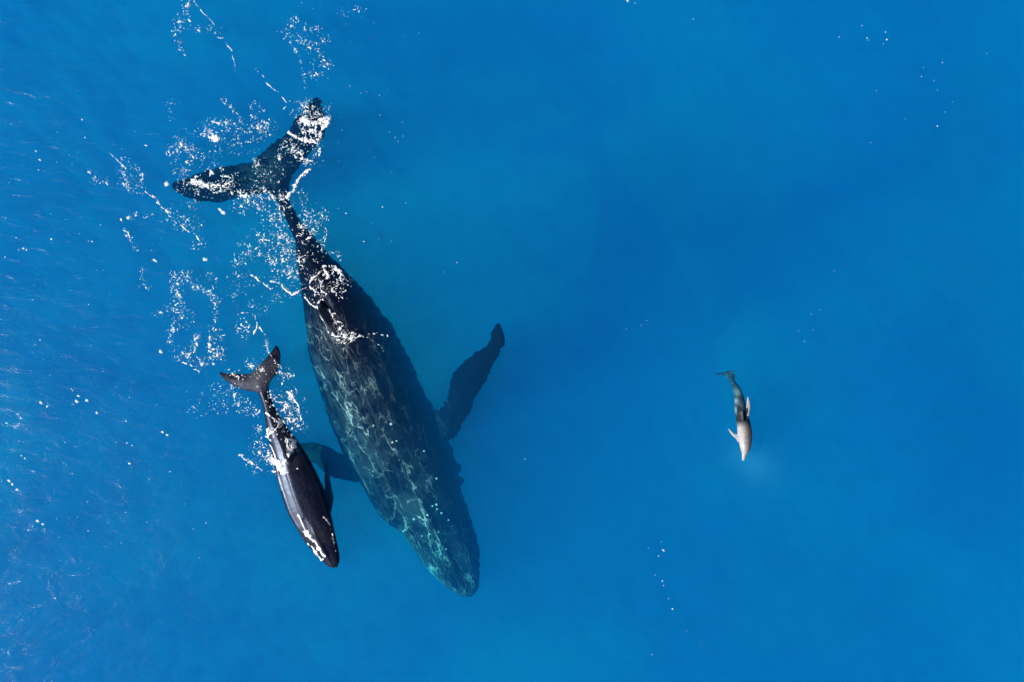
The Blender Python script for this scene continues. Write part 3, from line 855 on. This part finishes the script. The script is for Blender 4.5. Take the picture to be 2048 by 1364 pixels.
foam('foam_streak', (210, 296, 330, 410), [([(218, 305), (233, 319), (251, 335)], 3.2, .4), ([(290, 383), (304, 392), (317, 401)], 3.2, .4)],
     seed=460, label='short broken foam streak farthest to the left of the big tail', group='foam streaks on the water')
foam('foam_streak', (380, 0, 480, 155), [([(388, 0), (405, 22), (416, 33), (429, 49)], 2.4, .4), ([(428, 66), (442, 77), (455, 79)], 3.2, .5), ([(451, 86), (459, 94), (466, 102)], 3, .4), ([(467, 110), (470, 128), (470, 136), (468, 149)], 2.8, .5)],
     seed=470, label='broken foam streak running down from the top above the big tail', group='foam streaks on the water')
foam('foam_streak', (505, 130, 600, 245), [([(512, 138), (528, 154), (537, 167), (546, 176), (559, 187), (573, 204)], 1.9, .6), ([(590, 194), (574, 206), (566, 220), (551, 234), (535, 240)], 3.0, 1.0)],
     seed=480, label='faint forked foam streak just above the upper fluke tip', group='foam streaks on the water')
foam('foam_streak', (495, 545, 615, 600), [([(500, 549), (515, 554), (530, 569), (543, 578)], 4.5, .4), ([(542, 564), (560, 569), (575, 584), (587, 589), (600, 580), (613, 574)], 7, .4)],
     seed=490, label='thick foam streak joining the narrow back of the big whale from the left', group='foam streaks on the water')
foam('foam_streak', (460, 615, 545, 700), [([(468, 636), (478, 627), (497, 625), (509, 632), (515, 645)], 2.8, .6), ([(515, 645), (512, 656), (507, 668)], 6, .2), ([(519, 653), (525, 663), (530, 672)], 4.5, .3), ([(531, 681), (533, 690), (535, 697)], 3, .8)],
     seed=500, label='hooked foam streak just above the calf tail fluke', group='foam streaks on the water')
foam('foam_streak', (330, 695, 402, 750), [([(333, 700), (352, 707), (360, 718)], 3, .7), ([(367, 723), (374, 728)], 6, .2), ([(381, 731), (386, 735)], 5, .2), ([(391, 740), (398, 746)], 5, .2)],
     seed=510, label='beaded foam streak left of the calf tail fluke', group='foam streaks on the water')
foam('foam_streak', (636, 445, 660, 525), [([(641, 453), (652, 459), (651, 473), (646, 489), (644, 505), (643, 514)], 4, .5)],
     seed=520, label='upright foam streak along the right edge of the big tail stock', group='foam streaks on the water')

# flecks: bubbles strung along the swirls, broken up by noise
FX0, FY0, FX1, FY1, FS = 120, 0, 800, 980, 0.8
FGX, FGY = np.meshgrid(np.arange(FX0, FX1, FS), np.arange(FY0, FY1, FS))
DENS = np.zeros(FGX.shape)
def add_density(x, y, sx, sy, a, rot=0.0):
    m = 3 * max(sx, sy)
    j0, j1 = int(max(0, (x - m - FX0) / FS)), int(max(0, (x + m - FX0) / FS)); i0, i1 = int(max(0, (y - m - FY0) / FS)), int(max(0, (y + m - FY0) / FS))
    gx = FGX[i0:i1, j0:j1] - x; gy = FGY[i0:i1, j0:j1] - y
    if gx.size:
        DENS[i0:i1, j0:j1] = np.maximum(DENS[i0:i1, j0:j1], a * np.exp(-0.5 * ((gx / sx) ** 2 + (gy / sy) ** 2)))

def along(pts, n, jit, rmax=2.0, **k):
    p = np.array(pts, float)
    d = np.concatenate([[0], np.cumsum(np.linalg.norm(np.diff(p, axis=0), axis=1))])
    w = max(2.0, jit * 1.1)
    a = min(1.0, 0.30 + 7.0 * n / (d[-1] * w))
    for t in np.arange(0, d[-1], w * 0.7):
        if random.random() < 0.85:
            add_density(np.interp(t, d, p[:, 0]) + random.gauss(0, jit * .5), np.interp(t, d, p[:, 1]) + random.gauss(0, jit * .5), w * random.uniform(.6, 1.2), w * random.uniform(.6, 1.2), a * random.uniform(.6, 1.0))

def cloud(cx, cy, rx, ry, n, **k):
    a = min(1.0, 0.26 + 2.6 * n / (rx * ry))
    add_density(cx, cy, rx * .85, ry * .85, a * 0.8)
    for _ in range(max(2, n // 14)):
        s = random.uniform(.15, .4)
        add_density(random.gauss(cx, rx * .55), random.gauss(cy, ry * .55), rx * s, ry * s, min(1.0, a * 1.25))

fv, ff, fc_ = [], [], []
def fleck(px, py, r, ang=None, dz=0.0, stretch=1.0):
    q = P(px, py, 0)
    z = top_z(q.x, q.y) + 0.015 + dz
    q = P(px, py, z)
    rr = r * 0.66 / PPM
    a = ang if ang is not None else random.random() * 6.28
    n = 9
    b = len(fv)
    fv.append(q + Vector((0, 0, rr * 0.5))); fc_.append(1.2)
    for k in range(n):
        th = 2 * math.pi * k / n
        s = rr * random.uniform(0.55, 1.4)
        u, v = math.cos(th) * s * stretch, math.sin(th) * s
        fc_.append(0.45); fv.append(q + Vector((u * math.cos(a) - v * math.sin(a), u * math.sin(a) + v * math.cos(a), 0)))
    for k in range(n):
        ff.append((b, b + 1 + k, b + 1 + (k + 1) % n))

# swirls about the big tail
along([(355, 60), (366, 30), (378, 8)], 40, 8); along([(352, 60), (352, 80), (368, 110), (378, 115)], 24, 5); along([(365, 55), (400, 58), (440, 60)], 14, 5)
along([(565, 65), (585, 45), (605, 52), (630, 60), (660, 85)], 40, 6); along([(580, 72), (600, 78), (620, 98), (640, 105)], 36, 8); along([(640, 130), (655, 140), (630, 150)], 26, 8)
along([(586, 90), (594, 102), (603, 130), (608, 155), (610, 175)], 26, 2, rmax=1.0); cloud(700, 20, 25, 12, 20)
along([(445, 200), (455, 205), (470, 225), (482, 245)], 34, 3, rmax=1.2); along([(498, 205), (505, 235), (508, 245)], 22, 2, rmax=1.0); along([(510, 205), (527, 222)], 14, 3)
along([(343, 200), (340, 225), (342, 240)], 10, 4); cloud(370, 300, 28, 30, 110); cloud(450, 258, 45, 16, 120); cloud(520, 255, 22, 18, 90); cloud(400, 320, 40, 22, 60)
cloud(480, 285, 45, 20, 70); cloud(620, 235, 28, 24, 170); cloud(590, 300, 26, 22, 120); cloud(630, 300, 14, 28, 50); cloud(440, 370, 45, 18, 170); cloud(380, 370, 22, 16, 60)
cloud(540, 345, 28, 24, 60); cloud(508, 395, 34, 18, 170); cloud(500, 410, 30, 14, 90); along([(513, 318), (520, 340), (524, 380), (528, 400)], 50, 5)
cloud(385, 410, 22, 8, 26); cloud(565, 400, 14, 18, 60); cloud(600, 395, 16, 14, 30, rmax=2.6)
cloud(560, 440, 34, 24, 120); cloud(620, 450, 26, 28, 130, rmax=2.6); cloud(545, 490, 38, 30, 190, rmax=2.6); cloud(610, 480, 22, 26, 110, rmax=2.4); cloud(575, 540, 34, 26, 160)
cloud(640, 500, 14, 22, 60); cloud(672, 510, 10, 12, 18); cloud(640, 560, 34, 26, 170, rmax=2.2); cloud(678, 575, 14, 14, 50); cloud(560, 590, 24, 16, 40)
along([(512, 465), (528, 475), (536, 492)], 22, 3, rmax=2.6); along([(505, 500), (530, 512), (560, 520), (580, 500)], 60, 6, rmax=2.4)
cloud(640, 600, 16, 14, 40); along([(662, 628), (676, 648), (700, 670)], 130, 5, rmax=1.2)
along([(719, 672), (739, 677), (759, 691), (767, 701)], 26, 1.2, rmax=0.8); along([(719, 671), (747, 667), (780, 673)], 18, 1.0, rmax=0.7)
# swirls left of the tail
along([(240, 318), (262, 325), (280, 345), (285, 365)], 34, 5, rmax=2.2); along([(250, 350), (262, 375), (285, 372)], 30, 8); along([(178, 343), (190, 360), (215, 365)], 14, 5)
cloud(345, 435, 26, 20, 50); cloud(375, 445, 22, 16, 60); cloud(395, 488, 16, 10, 20); along([(244, 440), (252, 465), (265, 485), (277, 503)], 22, 3, rmax=2.6); cloud(268, 432, 14, 5, 14)
cloud(295, 430, 14, 6, 16); along([(285, 540), (290, 570), (300, 580)], 18, 4, rmax=2.2)
# two rings of bubbles above the calf
along([(340, 684), (347, 655), (361, 630), (366, 615), (355, 590), (352, 568), (350, 545), (375, 556), (395, 572), (418, 583), (435, 600), (430, 640), (425, 670), (419, 690), (425, 710)], 190, 5, rmax=2.8, power=2.2)
along([(345, 570), (355, 560), (375, 545), (385, 535)], 40, 6, rmax=2.4); cloud(345, 615, 14, 14, 40); cloud(370, 640, 20, 20, 60, rmax=2.2); cloud(320, 628, 12, 8, 14)
along([(395, 675), (388, 695), (365, 705), (350, 715)], 60, 6, rmax=2.2); cloud(370, 705, 22, 12, 70, rmax=2.2); cloud(405, 722, 20, 12, 80, rmax=2.4); cloud(432, 708, 16, 16, 70, rmax=2.2)
cloud(435, 672, 10, 10, 46, rmax=1.4); cloud(415, 560, 22, 12, 20); cloud(470, 585, 24, 20, 40); cloud(490, 660, 14, 16, 50); cloud(520, 610, 22, 18, 40)
cloud(490, 560, 28, 16, 40); cloud(480, 520, 14, 14, 24, rmax=2.4); cloud(535, 695, 5, 16, 34, rmax=1.4)
# about the calf
cloud(515, 745, 20, 18, 110); cloud(470, 752, 22, 9, 90); cloud(548, 735, 9, 22, 40); cloud(565, 748, 16, 14, 60); cloud(500, 728, 12, 7, 30); cloud(460, 785, 10, 14, 30, rmax=2.6)
along([(466, 770), (475, 800), (495, 815), (515, 825)], 110, 6, rmax=2.4); cloud(485, 815, 26, 12, 50); cloud(440, 800, 30, 30, 60); cloud(395, 815, 20, 20, 24, rmax=1.4)
cloud(575, 820, 24, 30, 190); cloud(555, 800, 14, 14, 60); cloud(540, 800, 8, 18, 60); cloud(545, 860, 14, 16, 90); cloud(570, 862, 14, 10, 60); cloud(520, 885, 14, 24, 130, rmax=2.4)
cloud(535, 915, 14, 16, 70, rmax=2.6); cloud(585, 890, 8, 20, 50); cloud(500, 925, 14, 10, 16); fleck(595, 937, 3.0)  # the lone fleck is a sun glint painted on the calf
# scattered foam flecks, and sun glints painted as white flecks, on open water
for (x, y, r, s) in [(174, 801, 5.0, 1.1), (157, 792, 3.4, 1.4), (154, 803, 3.6, 1.8), (193, 825, 3.8, 1.1), (82, 806, 3.6, 1.5), (94, 813, 2.8, 1), (259, 927, 3.8, 1.1), (325, 864, 2.8, 1.6),
                     (334, 870, 2.8, 1.5), (18, 962, 3.8, 1.4), (25, 968, 3.6, 1.4), (34, 979, 3.6, 1.5), (75, 1042, 3.4, 1.3), (86, 1049, 3.4, 1.1), (89, 1058, 2, 1), (254, 886, 2, 1), (264, 891, 2.2, 1.4),
                     (252, 842, 2, 1.2), (43, 911, 2.2, 1.2), (50, 917, 2.2, 1.4), (259, 795, 1.6, 1), (340, 943, 1.8, 1), (56, 1060, 2, 1), (176, 1062, 1.6, 1.3), (294, 1044, 1.4, 1), (130, 885, 1.6, 1),
                     (143, 778, 1.8, 1), (145, 781, 1.6, 1), (10, 514, 2, 1), (47, 497, 3, 1.6), (53, 500, 2.4, 1.2), (103, 478, 2.6, 1.3), (184, 483, 2.2, 1), (178, 344, 3.2, 1.6), (257, 435, 5, 1.2), (272, 431, 3, 1.2),
                     (447, 425, 6, 1.3), (441, 420, 3.4, 2), (333, 368, 7, 1.2), (410, 519, 5.5, 1.1), (310, 521, 3.4, 2.0), (464, 386, 6, 1.1), (424, 345, 4.5, 2.2), (321, 703, 4.2, 1.5), (404, 728, 5, 1.2),
                     (427, 728, 4, 1.2), (419, 689, 5, 1.2), (340, 684, 3.6, 1), (347, 656, 3, 1), (355, 568, 3.2, 1.6), (358, 590, 4, 1.2), (418, 582, 4, 1.2), (164, 239, 2.4, 1), (170, 275, 1.8, 1), (292, 291, 2.8, 1.6),
                     (177, 482, 1.4, 1), (68, 690, 1.6, 1), (80, 680, 2, 1), (177, 609, 1.6, 1), (72, 302, 1.8, 1.6), (80, 320, 2.0, 2.2), (77, 340, 1.6, 1), (806, 272, 1.0, 1), (805, 244, .9, 1), (765, 414, 1.6, 1.8),
                     (728, 483, 1.8, 2), (692, 427, 1.6, 1.4), (914, 525, 1.6, 1), (745, 446, 1, 1), (779, 264, 1, 1), (790, 275, 1.2, 1), (796, 283, 1, 1), (700, 172, 1.2, 1), (722, 186, 1.1, 1), (760, 230, 1, 1),
                     (785, 885, 2.4, 1), (798, 920, 1.2, 1), (838, 1035, 1.6, 1), (1774, 79, 3.0, 1), (1771, 64, 2, 1), (1734, 76, 1.6, 1), (1724, 51, 1.4, 1), (1737, 80, 1.4, 1), (1678, 74, 1.5, 1), (1767, 88, 1.3, 1),
                     (1255, 1, 2.6, 1.6), (1270, 6, 1.4, 1), (1387, 38, 1.4, 1), (1875, 252, 2.2, 1.2), (1843, 153, 1.4, 1), (1868, 161, 1.3, 1), (1885, 125, 1.4, 1), (1847, 135, 1, 1), (1875, 180, 1, 1), (1753, 181, 1.2, 1),
                     (1811, 238, 1, 1), (1890, 224, .9, 1), (1905, 204, .8, 1), (1742, 285, 1, 1), (1974, 107, 1, 1), (1669, 542, 1, 1), (1623, 628, 1.2, 1), (1641, 620, 1, 1), (1626, 660, 1, 1), (1597, 661, 1, 1),
                     (1293, 641, .9, 1), (1295, 649, .9, 1), (1282, 650, .9, 1), (1253, 658, .9, 1), (1327, 1101, 2.4, 1.8), (1317, 1112, 1.6, 1), (1325, 1162, 2.0, 1.3), (1327, 1171, 1.5, 1), (1310, 1150, 1, 1),
                     (1345, 1218, 2.0, 1.2), (1337, 1197, 1.2, 1.4), (1323, 1083, 1, 1), (1297, 1097, .9, 1), (1304, 1309, 1.4, 1), (1050, 918, 1.2, 1), (1609, 683, 1.2, 1), (1373, 1262, .9, 1), (1402, 1285, .8, 1)]:
    fleck(x, y, r, ang=math.radians(-40), stretch=s)
for _ in range(150):
    fleck(random.uniform(0, 420), random.uniform(180, 1150), 0.4 + 0.7 * random.random() ** 3, ang=math.radians(-40), dz=-0.05, stretch=random.uniform(1, 2))
for _ in range(40):
    fleck(random.uniform(600, 900), random.uniform(0, 560), 0.4 + 0.5 * random.random() ** 2, ang=math.radians(-40), stretch=1.3)
DENS *= 0.55 + 0.9 * fbm(FGX / 26, FGY / 26, 700, 3)
qx = FGX + 9 * (fbm(FGX / 11, FGY / 11, 710, 2) - .5); qy = FGY + 9 * (fbm(FGX / 11, FGY / 11, 715, 2) - .5)
spk = fbm(qx / 2.9, qy / 2.9, 720, 2, 0.5)                      # specks
thr = 1 - np.abs(fbm(qx / 10, qy / 10, 730, 3, 0.6) - 0.5) * 11   # curling threads
F1 = np.maximum(spk - (0.83 - 0.24 * DENS), (thr - (1.30 - 0.75 * DENS)) * 0.3)
F1 = np.where(DENS > 0.12, F1, -1) * 3
sp2 = fbm(qx / 2.8 + 40, qy / 2.8, 740, 2, 0.55)
F2 = np.where(DENS > 0.10, sp2 - (0.79 - 0.22 * DENS), -1)

def field_mesh(F, zfun, relief, cov0, gain):
    on = (F[:-1, :-1] + F[1:, :-1] + F[:-1, 1:] + F[1:, 1:]) > 0
    ys, xs = np.nonzero(on)
    base = len(fv); ids = {}
    def vid(i, j):
        if (i, j) not in ids:
            x, y = FX0 + j * FS, FY0 + i * FS
            q = P(x, y, 0)
            z = zfun(q.x, q.y) + relief * math.sqrt(max(0.0, min(1.0, float(F[i, j]))))
            ids[(i, j)] = len(fv); fv.append(P(x, y, z)); fc_.append(cov0 + gain * float(F[i, j]))
        return ids[(i, j)]
    for i, j in zip(ys, xs):
        ff.append((vid(i, j), vid(i + 1, j), vid(i + 1, j + 1), vid(i, j + 1)))
field_mesh(F1, lambda x, y: top_z(x, y) + 0.012, 0.035, 0.10, 2.4)
flecks = new_mesh('foam_flecks_and_glints', fv, ff, FOAM)
tag(flecks, kind='stuff'); set_cover(flecks, fc_)
fv, ff, fc_ = [], [], []
field_mesh(F2, lambda x, y: wave_at(x, y) - 0.22 - 0.25 * random.random(), 0.0, 0.30, 6.0)
sub = new_mesh('underwater_bubbles', fv, ff, FOAM)
tag(sub, kind='stuff'); set_cover(sub, fc_)
